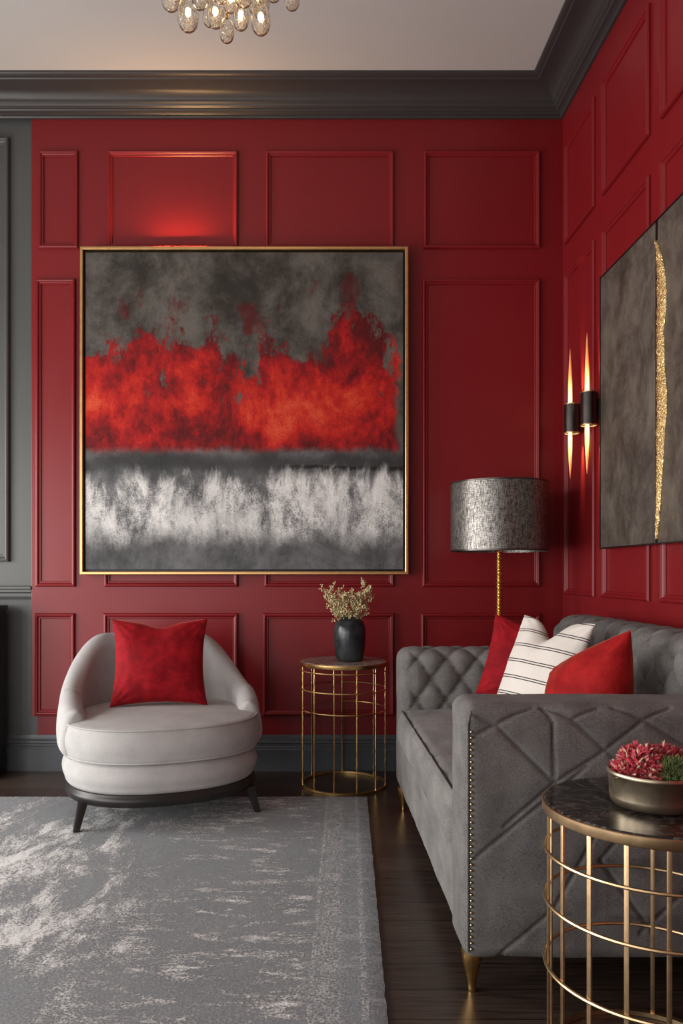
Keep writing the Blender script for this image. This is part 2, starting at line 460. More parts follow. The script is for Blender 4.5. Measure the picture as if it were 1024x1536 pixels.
def plant(name, a, b, rough=.7):
    m = Mat(name); nz = m.noise(m.mapping(), 60, 3)
    m.set(Base_Color=m.mix(m.ss(nz, .3, .7), a, b), Roughness=rough)
    m.p.inputs['Subsurface Weight'].default_value = .0
    return m.m
M['dried'] = plant('dried_straw_blossom', (.46, .36, .17), (.80, .70, .42))
M['dried_stem'] = plant('dried_stem', (.16, .12, .05), (.30, .24, .11))
M['coral'] = plant('coral_petals', (.36, .012, .030), (.68, .10, .13))
M['tips'] = plant('pale_petal_tips', (.60, .38, .26), (.75, .60, .42))
M['moss'] = plant('green_sprig', (.045, .075, .020), (.20, .24, .075))
M['soil'] = plant('dark_soil', (.02, .014, .01), (.04, .03, .02), .95)

# ------------------------------------------------------------------ the room
XR = 1.385        # right wall face
D = 4.27          # red panelling face of the back wall
DG = 4.295        # grey back wall face
XL = -3.30        # left wall (windows), outside the photo
YB = -2.30        # wall behind the camera
HC = 3.76         # ceiling
XP = -1.571       # left end of the red panelling
EYE = 1.10

floor_o = struct(obj('floor', G().box(XL - .1, XR + .1, YB - .1, DG + .1, -.08, 0), M['floor'], smooth=0))
ceil_o = struct(obj('ceiling', G().box(XL - .1, XR + .1, YB - .1, DG + .1, HC, HC + .08), M['ceiling'], smooth=0))

wall_back = struct(obj('wall_back', G().box(XL - .1, XR + .1, DG, DG + .12, 0, HC), M['grey_wall'], smooth=0))
wall_right = struct(obj('wall_right', G().box(XR, XR + .12, YB - .1, DG, 0, HC), M['red'], smooth=0))
g = G()
RW0, RW1, RWZ0, RWZ1 = -2.85, -1.15, .12, 2.25
g.box(XL - .1, RW0, YB - .12, YB, 0, HC); g.box(RW1, XR + .1, YB - .12, YB, 0, HC); g.box(RW0, RW1, YB - .12, YB, 0, RWZ0); g.box(RW0, RW1, YB - .12, YB, RWZ1, HC)
wall_rear = struct(obj('wall_rear', g, M['plain_wall'], smooth=0))
g = G(); t = .05
g.box(RW0, RW0 + t, YB - .1, YB + .01, RWZ0, RWZ1); g.box(RW1 - t, RW1, YB - .1, YB + .01, RWZ0, RWZ1); g.box(RW0 + t, RW1 - t, YB - .1, YB + .01, RWZ0, RWZ0 + t); g.box(RW0 + t, RW1 - t, YB - .1, YB + .01, RWZ1 - t, RWZ1)
g.box((RW0 + RW1) / 2 - .02, (RW0 + RW1) / 2 + .02, YB - .08, YB - .03, RWZ0 + t, RWZ1 - t)
struct(obj('window_4', g, M['white_frame'], smooth=0))  # unseen window added for frontal fill and haze on the back wall
# left wall with two tall window openings
WIN = [(-1.75, -.35), (.25, 1.65), (2.25, 3.65)]; WZ0, WZ1 = .12, 2.25

g = G(); ys = [YB] + [y for w in WIN for y in w] + [DG]
for k in range(0, len(ys), 2): g.box(XL - .12, XL, ys[k], ys[k+1], 0, HC)
for y0, y1 in WIN: g.box(XL - .12, XL, y0, y1, 0, WZ0); g.box(XL - .12, XL, y0, y1, WZ1, HC)
wall_left = struct(obj('wall_left', g, M['plain_wall'], smooth=0))
for n, (y0, y1) in enumerate(WIN):
    g = G(); t = .05
    g.box(XL - .10, XL + .01, y0, y0 + t, WZ0, WZ1); g.box(XL - .10, XL + .01, y1 - t, y1, WZ0, WZ1)
    g.box(XL - .10, XL + .01, y0 + t, y1 - t, WZ0, WZ0 + t); g.box(XL - .10, XL + .01, y0 + t, y1 - t, WZ1 - t, WZ1)
    g.box(XL - .08, XL - .03, (y0 + y1) / 2 - .02, (y0 + y1) / 2 + .02, WZ0 + t, WZ1 - t)
    g.box(XL - .08, XL - .03, y0 + t, y1 - t, 1.60, 1.64)
    w = struct(obj('window_%d' % (n + 1), g, M['white_frame'], smooth=0))
    obj('window_sill', G().box(XL - .02, XL + .10, y0 - .05, y1 + .05, WZ0 - .035, WZ0), M['white_frame'], w, smooth=0)

# red panelling board on the back wall; its lower edge stops short of the skirting
obj('panelling_board', G().box(XP, XR, D, DG, .303, HC), M['red'], wall_back, smooth=0, bevel=.003)
obj('lower_red_strip', G().box(XP + .028, XR, DG - .008, DG, .15, .31), M['red'], wall_back, smooth=0)

PROF = [(0, 0), (0, .010), (.004, .0165), (.010, .0185), (.016, .0165), (.019, .011), (.023, .0085), (.028, .0085), (.031, .004), (.031, 0)]
def moulding(a0, a1, z0, z1, to, mat, parent, prof=PROF):
    """Mitred picture moulding around a rectangle; to(a, z, h) maps onto the wall."""
    m = len(prof); vs = []
    for (sa, sz) in ((0, 0), (1, 0), (1, 1), (0, 1)):
        for d, h in prof:
            vs.append(to(a1 - d if sa else a0 + d, z1 - d if sz else z0 + d, h))
    fs = [(c*m + j, ((c+1) % 4)*m + j, ((c+1) % 4)*m + j+1, c*m + j+1) for c in range(4) for j in range(m - 1)]
    return obj('panel_moulding', G().add(vs, fs), mat, parent, smooth=25)

back_to = lambda a, z, h: (a, D - h, z)
ROWS = [(2.905, 3.450), (1.026, 2.737), (.310, .878)]
for (x0, x1) in ((59, 119), (162, 357), (398, 591), (635, 810)):
    for r, (z0, z1) in enumerate(ROWS):
        k = 4.26 / 1150; o_ = (-2, -6, -7)[r] if x0 < 200 else (0, -2, -4)[r]
        moulding((x0 + o_ - 470) * k, (x1 + (o_ if x0 < 100 else 0) - 470) * k, z0, z1, back_to, M['red'], wall_back)
right_to = lambda a, z, h: (XR - h, a, z)
RR = [(2.90, 3.44), (.985, 2.735), (.30, .86)]
for (y0, y1) in ((3.76, 4.20), (3.145, 3.655), (2.53, 3.04), (1.92, 2.43), (1.31, 1.82), (.7, 1.21), (.09, .6)):
    for z0, z1 in RR: moulding(y0, y1, z0, z1, right_to, M['red'], wall_right)
# grey panel moulding and dado rail on the left part of the back wall
grey_to = lambda a, z, h: (a, DG - h * 1.5, z)
moulding(-2.75, -1.698, 1.165, 3.535, grey_to, M['grey_wall'], wall_back, [(d * 1.25, h) for d, h in PROF])
prof = [(0, -.045), (.012, -.045), (.018, -.034), (.013, -.028), (.013, -.012), (.026, -.004), (.026, .008), (.034, .014), (.034, .026), (0, .03)]
vs = [(x, DG - p, 1.0 + z) for x in (XL, XP - .001) for p, z in prof]; m_ = len(prof)
obj('dado_rail', G().add(vs, [(j, j+1, m_+j+1, m_+j) for j in range(m_ - 1)] + [tuple(range(m_, 2*m_))]), M['grey_wall'], wall_back, smooth=25)

# cornice: one mitred run around the room
cp = [(0, 3.628), (.014, 3.628), (.020, 3.634), (.020, 3.644), (.030, 3.650), (.045, 3.651), (.050, 3.656), (.050, 3.662), (.062, 3.668),
      (.066, 3.676), (.072, 3.680)]
for k in range(9):     # cove
    a = PI / 2 * k / 8
    cp.append((.075 + .105 * (1 - math.cos(a)), 3.682 + .050 * math.sin(a)))
cp += [(.186, 3.733), (.190, 3.738), (.200, 3.740), (.212, 3.745), (.218, 3.751), (.218, HC), (0, HC)]
def rect_run(prof, x0, x1, y0, y1):
    m = len(prof); vs = []
    for (sx, sy) in ((0, 0), (1, 0), (1, 1), (0, 1)):
        for p, z in prof: vs.append((x1 - p if sx else x0 + p, y1 - p if sy else y0 + p, z))
    return G().add(vs, [(c*m+j, ((c+1) % 4)*m+j, ((c+1) % 4)*m+j+1, c*m+j+1) for c in range(4) for j in range(m - 1)])
struct(obj('trim_1', rect_run(cp, XL, XR, YB, D + .001), M['crown'], smooth=28))
bp = [(0, 0), (.030, 0), (.030, .118), (.026, .124), (.026, .132), (.020, .138), (.020, .150), (.024, .156), (.020, .166), (.012, .172), (.012, .186), (.008, .198), (0, .198)]
def run(prof, to, a0, a1):
    m = len(prof); vs = [to(a, p, z) for a in (a0, a1) for p, z in prof]
    return G().add(vs, [(j, j+1, m+j+1, m+j) for j in range(m - 1)] + [tuple(range(m))[::-1], tuple(range(m, 2*m))])
bb = struct(obj('baseboard_back', run(bp, lambda a, p, z: (a, DG - .004 - p, z), XP + .028, XR), M['skirting'], smooth=25))
obj('baseboard_return', run(bp, lambda a, p, z: (a, DG - p + .003, z), XL, XP + .028), M['skirting'], bb, smooth=25)
struct(obj('baseboard_right', run(bp, lambda a, p, z: (XR - p, a, z), YB, DG), M['skirting'], smooth=25))

# ------------------------------------------------------------------ rug
RZ = .014
def rug():
    # back right corner (.261, 3.75), front right (.135, .9)
    br, fr = Vector((.262, 3.752)), Vector((.137, .85))
    bl, fl = Vector((-2.45, 3.752)), Vector((-2.55, .85))
    o = Vector((.262, 3.752)); ang = math.atan2(br.x - fr.x, br.y - fr.y)
    g = G(); nu, nv = 90, 110
    rot = Matrix.Rotation(ang, 2)
    def pt(u, v, z):
        p = (bl.lerp(br, u)).lerp(fl.lerp(fr, u), v)
        e = .004 * fbm(u * 9, v * 60, 1)
        q = rot @ (p - o)
        return (q.x + (e if u > .99 else 0), q.y + (.004 * fbm(u * 80, 3, 2) if v < .01 else 0), z)
    def top(u, v):
        ed = min(u * 2.7, (1 - u) * 2.7, v * 2.9, (1 - v) * 2.9)
        return pt(u, v, RZ * min(1, .55 + ed * 25) + .0008 * fbm(u * 70, v * 80, 5))
    g.grid(top, nu, nv)
    g.grid(lambda u, v: pt(u, v, 0.001), nu, nv)
    for e in range(2):
        g.grid(lambda u, v, e=e: (top(u, e) if v > .5 else pt(u, e, .001)), nu, 1)
        g.grid(lambda u, v, e=e: (top(e, u) if v > .5 else pt(e, u, .001)), nv, 1)
    r = obj('rug', g, M['rug'], None, (o.x, o.y, 0), smooth=60)
    r.rotation_euler = (0, 0, -ang)
    tag(r, 'large distressed grey area rug with pale worn patches on dark floor', 'rug')
rug()

# ------------------------------------------------------------------ sofa
def sofa():
    ox, oy = .385, 1.97
    t = thing('sofa', 'grey tufted chesterfield style sofa with nailhead trim and gold feet along red wall', 'sofa', (ox, oy, 0))
    L, W = 1.64, .955           # along y, along x
    AT = .185                   # arm thickness
    zb, za = .105, .762
    # --- near arm, quilted outer face (y = 0)
    k = 1.97 / 1150
    def px(x, y): return ((x - 470) * k - ox, EYE - (y - 860) * k)
    SEAMS = [((705, 1108), (800, 1058)), ((698, 1066), (745, 1089)), ((745, 1089), (829, 1172)), ((812, 1058), (829, 1085)), ((829, 1085), (831, 1172)),
             ((812, 1058), (858, 1080)), ((858, 1080), (918, 1135)), ((858, 1080), (898, 1058)), ((920, 1058), (965, 1081)), ((965, 1081), (1080, 1150)),
             ((1007, 1058), (965, 1081)), ((965, 1081), (902, 1130)), ((902, 1130), (831, 1175)), ((831, 1175), (756, 1240)), ((880, 1150), (707, 1292)),
             ((830, 1365), (746, 1435)), ((829, 1172), (900, 1240)), ((900, 1240), (830, 1365)), ((918, 1135), (985, 1195)), ((985, 1195), (900, 1290)),
             ((1080, 1150), (985, 1230)), ((900, 1290), (980, 1400)), ((1080, 1290), (960, 1400))]
    SEAMS = [(px(*a), px(*b)) for a, b in SEAMS]
    def arm_disp(p, n):
        d = 0.
        if n.y < -.3 or n.z > .3:
            # a point on the top roll is measured as if the face ran on upwards
            zz = p.z + max(0., p.y) * .9 if n.y > -.95 else p.z
            m = min(seg_dist(p.x, zz, a, b) for a, b in SEAMS)
            d = -.0070 * math.exp(-(m / .0036) ** 2) + .0035 * (1 - math.exp(-m / .030))
            d *= min(1, max(0, (p.x - .01) / .03))
        return d + .002 * fbm(p.x * 7, p.y * 7, p.z * 7)
    g = G(); round_box(g, (W/2, AT/2, (zb + za)/2), (W, AT, za - zb), .032, .0052, arm_disp, 7)
    obj('arm', g, M['sofa'], t, smooth=80)
    # welt on the front edge and nailheads
    obj('front_welt', G().tube([(.012, .003, zb + .02), (.012, .002, za - .05), (.020, .006, za - .02), (.026, .03, za - .003), (.026, AT - .03, za - .003)], .0035, 8), M['sofa'], t)
    ng = G(); ng.lathe([(.0001, -.0045), (.0019, -.0041), (.0034, -.0025), (.0041, 0), (.0041, .002)], 10)
    ng.xform(Matrix.Rotation(-PI / 2, 4, 'X') @ Matrix.Scale(1, 4))
    n0 = obj('nailhead', ng, M['nail'], t, (.020, -.0015, .135)); n0['label'] = 'antique brass nailhead'
    for i in range(1, 37):
        c = n0.copy(); COL.objects.link(c); c.parent = t
        c.location = (.020, -.0015, .135 + i * .0155)
    # --- tufting
    DX, DZ = .135, .186
    def tuft(a, b, depth=.030):
        u = a / DX + b / DZ; v = a / DX - b / DZ
        su, sv = abs(math.sin(PI * u)), abs(math.sin(PI * v))
        puff = (su * sv) ** .30
        hole = math.exp(-((min(su, 1) ** 2 + min(sv, 1) ** 2) / .05))
        return depth * 1.15 * (puff - .62) - .016 * hole
    # far arm
    y0 = L - AT
    A0, Z0 = (647 - 470) * 3.44 / 1150 - ox, .629
    def farm(p, n):
        if n.y < -.2 or n.z > .2:
            w = max(0, -n.y) if n.z < .5 else max(.45, -n.y)
            zz = p.z + max(0, p.y - y0) * .8
            e = min(1, max(0, (p.x - .03) / .05)) 
            return tuft(p.x - A0, zz - Z0) * e * w
        return .002 * fbm(p.x * 7, p.y * 7, p.z * 7)
    g = G(); round_box(g, (W/2, L - AT/2, (zb + za)/2), (W, AT, za - zb - .004), .055, .009, farm, 8)
    obj('arm', g, M['sofa'], t, smooth=80)
    bg = G(); bg.ball((0, 0, 0), .0125, 14, 8, (1, .6, 1))
    b0 = None
    def button(loc, rz=0):
        nonlocal b0
        if b0 is None:
            b0 = obj('tuft_button', bg, M['sofa'], t, loc); return
        c = b0.copy(); COL.objects.link(c); c.parent = t; c.location = loc; c.rotation_euler = (0, 0, rz)
    for r in range(-1, 2):
        for q in range(-1, 6):
            x = A0 + DX * (q + (.5 if r % 2 else 0)); z = Z0 + r * DZ / 2
            if .05 < x < .72: button((x, y0 + .023, z))
    # --- back
    bx0, bx1, zt = .735, W, .905
    B0 = .30
    def backd(p, n):
        if n.x < -.2 or n.z > .2:
            zz = p.z + max(0, p.x - bx0) * .8
            w = max(0, -n.x) if n.z < .5 else max(.45, -n.x)
            return tuft(p.y - B0, zz - Z0, .034) * w
        return .002 * fbm(p.x * 7, p.y * 7, p.z * 7)
    g = G(); round_box(g, ((bx0 + bx1)/2, L/2, (zb + zt)/2), (bx1 - bx0, L - .02, zt - zb), .075, .010, backd, 8)
    obj('backrest', g, M['sofa'], t, smooth=80)
    for r in range(-1, 3):
        for q in range(-2, 10):
            y = B0 + DX * (q + (.5 if r % 2 else 0)); z = Z0 + r * DZ / 2
            if AT + .03 < y < L - AT - .03: button((bx0 + .026, y, z), PI / 2)
    # --- base rail and seat
    def based(p, n):
        d = .003 * fbm(p.x * 6, p.y * 5, p.z * 8)
        if n.x < -.5:
            for yc in (.62, 1.02, 1.42):
                d -= .006 * math.exp(-((p.y - yc - .5 * (p.z - .2) ** 2 * 6) / .006) ** 2)
        return d
    g = G(); round_box(g, (.005 + W/2 - .02, L/2, .215), (W - .05, L - .05, .22), .03, .014, based, 5)
    obj('base_rail', g, M['sofa_seat'], t, smooth=80)
    def seatd(p, n):
        d = .016 * (1 - abs(n.z)) * math.cos((p.z - .4) / .085 * 1.2) if abs(n.z) < .9 else 0
        if n.z > .3:
            d += .020 * max(0, 1 - ((p.x - .36) / .40) ** 2) * max(.0, 1 - ((p.y - .82) / .75) ** 4)
        m = min(abs(p.y - .60), abs(p.y - 1.04))
        d -= .014 * math.exp(-(m / .010) ** 2)
        d += .006 * fbm(p.x * 5, p.y * 6, p.z * 5)
        return d
    g = G(); round_box(g, (.003 + .38, L/2, .405), (.76, L - 2*AT + .02, .17), .04, .014, seatd, 6)
    s = obj('seat_cushion', g, M['sofa_seat'], t, smooth=80)
    pts = []
    for i in range(60):
        y = AT + .01 + (L - 2*AT - .02) * i / 59
        p = Vector((.018, y, .478)); m = min(abs(y - .60), abs(y - 1.04))
        pts.append((.0095 + .008 * math.exp(-(m/.01)**2), y, .4885 - .006 * math.exp(-(m/.01)**2)))
    obj('piping', G().tube([(x + .0012, y, z - .0012) for x, y, z in pts], .0030, 8), M['thread'], s)
    # --- feet
    fp = [(.0001, 0), (.009, 0), (.0105, .006), (.010, .012), (.012, .030), (.018, .055), (.0245, .082), (.027, .098), (.027, .112), (.0001, .112)]
    f0 = None
    for (x, y) in ((.032, .05), (.032, L - .06), (W - .06, .05), (W - .06, L - .06)):
        if f0 is None:
            f0 = obj('foot', G().lathe(fp, 24, close=False), M['gold'], t, (x, y, 0)); f0['label'] = 'tapered gold foot'
        else:
            c = f0.copy(); COL.objects.link(c); c.parent = t; c.location = (x, y, 0)
sofa()

# ------------------------------------------------------------------ cushions
def pillow_geo(w, h, T, pinch=.07, seed=0, chop=0., n=44, wr=.006, droop=None):
    g = G()
    for side in (-1, 1):
        def fn(a, b):
            u = math.sin((a - .5) * PI); v = math.sin((b - .5) * PI)
            u = .6 * u + .4 * (2 * a - 1); v = .6 * v + .4 * (2 * b - 1)
            x = w / 2 * u * (1 - pinch * (1 - v * v)); z = h / 2 * v * (1 - pinch * (1 - u * u))
            th = max(0, (1 - u * u) * (1 - v * v)) ** .52
            if chop:
                dent = math.exp(-(u / .33) ** 2) * max(0, v) ** 1.6
                z -= chop * h * dent; th *= 1 - .25 * dent
            e = max(0, (1 - u*u) * (1 - v*v))
            y = side * T / 2 * th * (1 - .12 * v)
            y += wr * fbm(x * 9 + seed, z * 9, side * 3 + seed) * min(1, e * 6)
            # pull lines running into the corners
            for cu in (-1, 1):
                for cv in (-1, 1):
                    d = math.hypot(u - cu, v - cv); ang = math.atan2(v - cv, u - cu)
                    y += side * .004 * math.sin(ang * 14 + seed) * math.exp(-(d / .45) ** 2) * min(1, e * 8)
            if droop: z -= droop[2] * ((1 + droop[0] * u) / 2) ** 1.5 * ((1 + droop[1] * v) / 2) ** 2
            return (x, y, z)
        g.grid(fn, n, n)
    rim = []
    return g
def pillow(label, w, h, T, mat, mtx, group=None, **kw):
    o = obj('throw_pillow', pillow_geo(w, h, T, **kw), mat, None, smooth=70)
    o.matrix_world = mtx
    return tag(o, label, 'pillow', group)
def hang(corner, at, face, lean, roll):
    """Pose a pillow by one of its corners: face = heading (0 towards the camera, + towards -x), lean back, roll in plane."""
    R_ = (Matrix.Rotation(math.radians(-face), 4, 'Z') @ Matrix.Rotation(math.radians(-lean), 4, 'X') @ Matrix.Rotation(math.radians(roll), 4, 'Y'))
    c = Vector(at) - R_ @ Vector((corner[0], 0, corner[1]))
    return Matrix.Translation(c) @ R_
pillow('plain crimson velvet pillow at the far end of the sofa, behind the striped pillow', .37, .36, .11, M['velvet'], hang((-.185, .18), (.800, 3.375, .922), 24, 11, 12), seed=1, droop=(1, 1, .06))
pillow('ivory pillow with thin black double stripes between two red pillows on the sofa', .39, .40, .15, M['stripe'], hang((.195, .20), (1.045, 2.84, .916), 64, 22, 2), seed=2, chop=.20)
pillow('bright red velvet pillow in front of the striped pillow, nearest the sofa backrest', .36, .37, .22, M['velvet_warm'], hang((.18, .185), (.998, 2.41, .922), 70, 15, -13), seed=3, droop=(-1, 1, .09))

# ------------------------------------------------------------------ armchair
CH_A, CH_B, CH_N = .445, .40, 2.35
def sup(th, a, b, n=CH_N):
    c, s = math.cos(th), math.sin(th)
    return (a * math.copysign(abs(s) ** (2/n), s), b * math.copysign(abs(c) ** (2/n), c))
def armchair():
    t = thing('armchair', 'pale grey barrel armchair with rounded seat and black legs on the rug', 'armchair', (-.715, 3.60, 0), math.radians(20))
    def drum(z0, z1, a, b, r, dome=0., n=96, dz=0):
        """Rounded drum on the chair's plan; bow front."""
        g = G(); rows = []
        for k in range(7):
            q = PI / 2 * k / 6; rows.append((r * (1 - math.sin(q)), z0 + r * (1 - math.cos(q))))
        rows = [(r - r * math.sin(PI/2*k/6), z0 + r - r * math.cos(PI/2*k/6)) for k in range(7)]
        for k in range(1, 6): rows.append((-.010 * math.sin(PI * k / 6), z0 + r + (z1 - z0 - 2*r) * k / 6))
        rows += [(r - r * math.cos(PI/2*k/6), z1 - r + r * math.sin(PI/2*k/6)) for k in range(7)]
        prof = [(0.0, z0)] + [None] * 0
        m = len(rows); vs = []; fs = []
        inner = [.06, .15, .26, .38]
        allr = [(i, z0) for i in reversed(inner)] + rows + [(i, None) for i in inner]
        for i in range(n):
            th = 2 * PI * i / n
            for ins, z in allr:
                x, y = sup(th, max(.01, a - ins), max(.01, b - ins))
                if z is None:
                    rr = (x / a) ** 2 + (y / b) ** 2
                    z = z1 + dome * (1 - rr) ** .8
                vs.append((x, y, z))
        M_ = len(allr)
        for i in range(n):
            i2 = (i + 1) % n
            for j in range(M_ - 1): fs.append((i*M_+j, i2*M_+j, i2*M_+j+1, i*M_+j+1))
        fs.append(tuple(i*M_ for i in range(n))[::-1]); fs.append(tuple(i*M_ + M_ - 1 for i in range(n)))
        return g.add(vs, fs)
    obj('seat_base', drum(.170, .302, CH_A - .012, CH_B + .0, .030), M['linen'], t, smooth=60)
    cu = obj('seat_cushion', drum(.300, .452, CH_A, CH_B + .012, .026, .026), M['linen'], t, smooth=60)
    for z, ins in ((.4455, .0035), (.3075, .0055)):
        obj('piping', G().tube([(*sup(2*PI*i/120, CH_A - ins, CH_B + .012 - ins), z) for i in range(120)], .0042, 8, closed=True), M['linen'], cu)
    pl = obj('plinth', drum(.120, .174, CH_A - .020, CH_B - .008, .006), M['blackwood'], t, smooth=50); pl['label'] = 'black wooden plinth'
    # barrel back and arms
    T0 = math.radians(103)
    def height(th):
        q = abs(th) / T0
        s = max(0, min(1, (q - .28) / .60)); s = s * s * (3 - 2 * s)
        return .800 - .235 * s - .06 * max(0, q - .88) / .12
    def section(th, w=1.0, cap=0.):
        """Closed loop of the shell's cross-section at angle th."""
        h = height(th); tk = (.105 + .02 * abs(th) / T0) * w; z0 = .285
        pts = []
        N = 10
        for k in range(N + 1):                # inner face upwards
            q = k / N; pts.append((-tk + .010 * math.sin(PI * q) + .02 * q, .30 + (h - tk * .5 - .30) * q))
        for k in range(1, 10):                # rolled top
            a = PI * k / 10; c = -tk / 2 + .01
            pts.append((c - (tk / 2 - .01) * math.cos(a), h - tk * .5 + tk * .5 * math.sin(a)))
        for k in range(N + 1):                # outer face downwards, tucking in at the foot
            q = k / N; z = h - tk * .5 + (z0 - h + tk * .5) * q
            pts.append((.0 + .012 * math.sin(PI * q) - .035 * max(0, q - .7) ** 1.5 / .165 , z))
        return pts
    NT = 96; ring = []
    angs = [-T0 + 2 * T0 * i / NT for i in range(NT + 1)]
    def place(th, pts, shift=0., sc=1.0):
        cx = sum(p[0] for p in pts) / len(pts); h = height(th); cz = .5 * (h + .28)
        out = []
        x0, y0 = sup(th, CH_A + .010, CH_B + .045)
        e = 1e-3; x1, y1 = sup(th + e, CH_A + .010, CH_B + .045)
        tx, ty = (x1 - x0), (y1 - y0); l = math.hypot(tx, ty); tx, ty = tx / l, ty / l
        nx, ny = -ty, tx
        if nx * x0 + ny * y0 < 0: nx, ny = -nx, -ny
        for r, z in pts:
            r2 = cx + (r - cx) * sc; z2 = cz + (z - cz) * (1 - (1 - sc) * .16)
            crease = 0
            out.append((x0 + nx * r2 + tx * shift, y0 + ny * r2 + ty * shift, z2))
        return out
    rings = []
    for k in range(6):
        a = PI / 2 * k / 6
        rings.append(place(-T0, section(-T0), -.04 * math.cos(a), .30 + .70 * math.sin(a)))
    for th in angs: rings.append(place(th, section(th)))
    for k in range(6):
        a = PI / 2 * (6 - k - 1) / 6
        rings.append(place(T0, section(T0), .04 * math.cos(a), .30 + .70 * math.sin(a)))
    m = len(rings[0]); g = G(); vs = [p for r in rings for p in r]; fs = []
    for i in range(len(rings) - 1):
        for j in range(m):
            j2 = (j + 1) % m; fs.append((i*m+j, (i+1)*m+j, (i+1)*m+j2, i*m+j2))
    fs.append(tuple(range(m))); fs.append(tuple((len(rings)-1)*m + j for j in range(m))[::-1])
    g.add(vs, fs)
    back = obj('backrest', g, M['linen'], t, smooth=70)
    # seams where the arm facing meets the inside back
    for sg in (-1, 1):
        th = sg * math.radians(84); p = place(th, section(th))
        obj('seam', G().tube([(x, y, z) for x, y, z in p[2:18]], .0028, 6), M['linen'], back)
    # legs
    for (x, y, sx, sy) in ((-.365, -.225, -.03, -.035), (.365, -.225, .03, -.035), (-.27, .29, -.02, .03), (.27, .29, .02, .03)):
        g = G(); a, b = .021, .013
        vs = [(x + i*a, y + j*a, .13) for i, j in ((-1,-1),(1,-1),(1,1),(-1,1))] + [(x + sx + i*b, y + sy + j*b, .0152) for i, j in ((-1,-1),(1,-1),(1,1),(-1,1))]
        g.add(vs, [(0,1,2,3),(7,6,5,4),(0,4,5,1),(1,5,6,2),(2,6,7,3),(3,7,4,0)])
        l = obj('leg', g, M['blackwood'], t, bevel=.003); l['label'] = 'tapered black wooden leg'
armchair()
pillow('crimson velvet pillow leaning on the back of the pale grey armchair', .455, .42, .15, M['velvet'], hang((0, 0), (-.735, 3.665, .676), -8, 14, 0), seed=5, pinch=.10, chop=.06)

# ------------------------------------------------------------------ wire side tables
def wire_table(label, loc, R, H, angles, rings, rod_r, square, mats, rim_h):
    t = thing('side_table', label, 'side table', loc)
    top_m, met = mats
    th = .012
    obj('table_top', G().lathe([(.0001, H - th), (R - .003, H - th), (R - .001, H - th + .002), (R - .001, H - .003), (R - .004, H), (.0001, H)], 72, close=False), top_m, t, smooth=40)
    obj('rim', G().lathe([(R - .012, H - rim_h - .002), (R + .002, H - rim_h - .002), (R + .0035, H - rim_h + .001), (R + .0035, H - .0045), (R + .001, H - .003), (R - .012, H - th), (R - .012, H - rim_h - .002)], 72, close=False), met, t, smooth=40)
    rr = R - .006
    for z in rings:
        ro = rr + .004
        obj('ring', G().tube([(ro * math.cos(2*PI*i/80), ro * math.sin(2*PI*i/80), z) for i in range(80)], rod_r * .9, 8, closed=True), met, t)
    obj('base_ring', G().lathe([(rr - rod_r * 1.8, .001), (rr + rod_r * 1.3, .001), (rr + rod_r * 1.3, .012), (rr - rod_r * 1.8, .012), (rr - rod_r * 1.8, .001)], 72, close=False), met, t, smooth=40)
    r0 = None
    for deg in angles:
        a = math.radians(deg)
        x, y = rr * math.sin(a), -rr * math.cos(a)
        if r0 is None:
            g = G()
            if square: g.box(-rod_r, rod_r, -rod_r * .6, rod_r * .6, .002, H - th)
            else:
                n = 40; zs = [.002 + (H - th - .004) * k / n for k in range(n + 1)]
                g.tube([(.0006 * math.sin(k * 2.1), .0006 * math.cos(k * 1.7), z) for k, z in enumerate(zs)], [rod_r * (1 + .16 * math.sin(k * 2.4) + .1 * math.sin(k * .9)) for k in range(n + 1)], 8)
            r0 = obj('rod', g, met, t, (x, y, 0), bevel=.0012 if square else None)
            r0.rotation_euler = (0, 0, a)
        else:
            c = r0.copy(); COL.objects.link(c); c.parent = t; c.location = (x, y, 0); c.rotation_euler = (0, 0, a)
    return t
FT = (.158, 4.005)
wire_table('round gold wire side table with taupe stone top between armchair and sofa', (*FT, 0), .224, .645, (-78, -45, -15, 15, 45, 78, 130, 180, 230), (.598, .502, .396), .0042, False, (M['marble_brown'], M['gold_aged']), .022)
NTB = (.747, 1.700)
wire_table('round brass cage side table with black marble top in front of the sofa arm', (*NTB, 0), .227, .589, (-95, -75, -55, -35, -15, 5, 25, 45, 65, 85, 115, 155, 195, 235), (.478, .366, .222), .0048, True, (M['marble_dark'], M['brass']), .024)

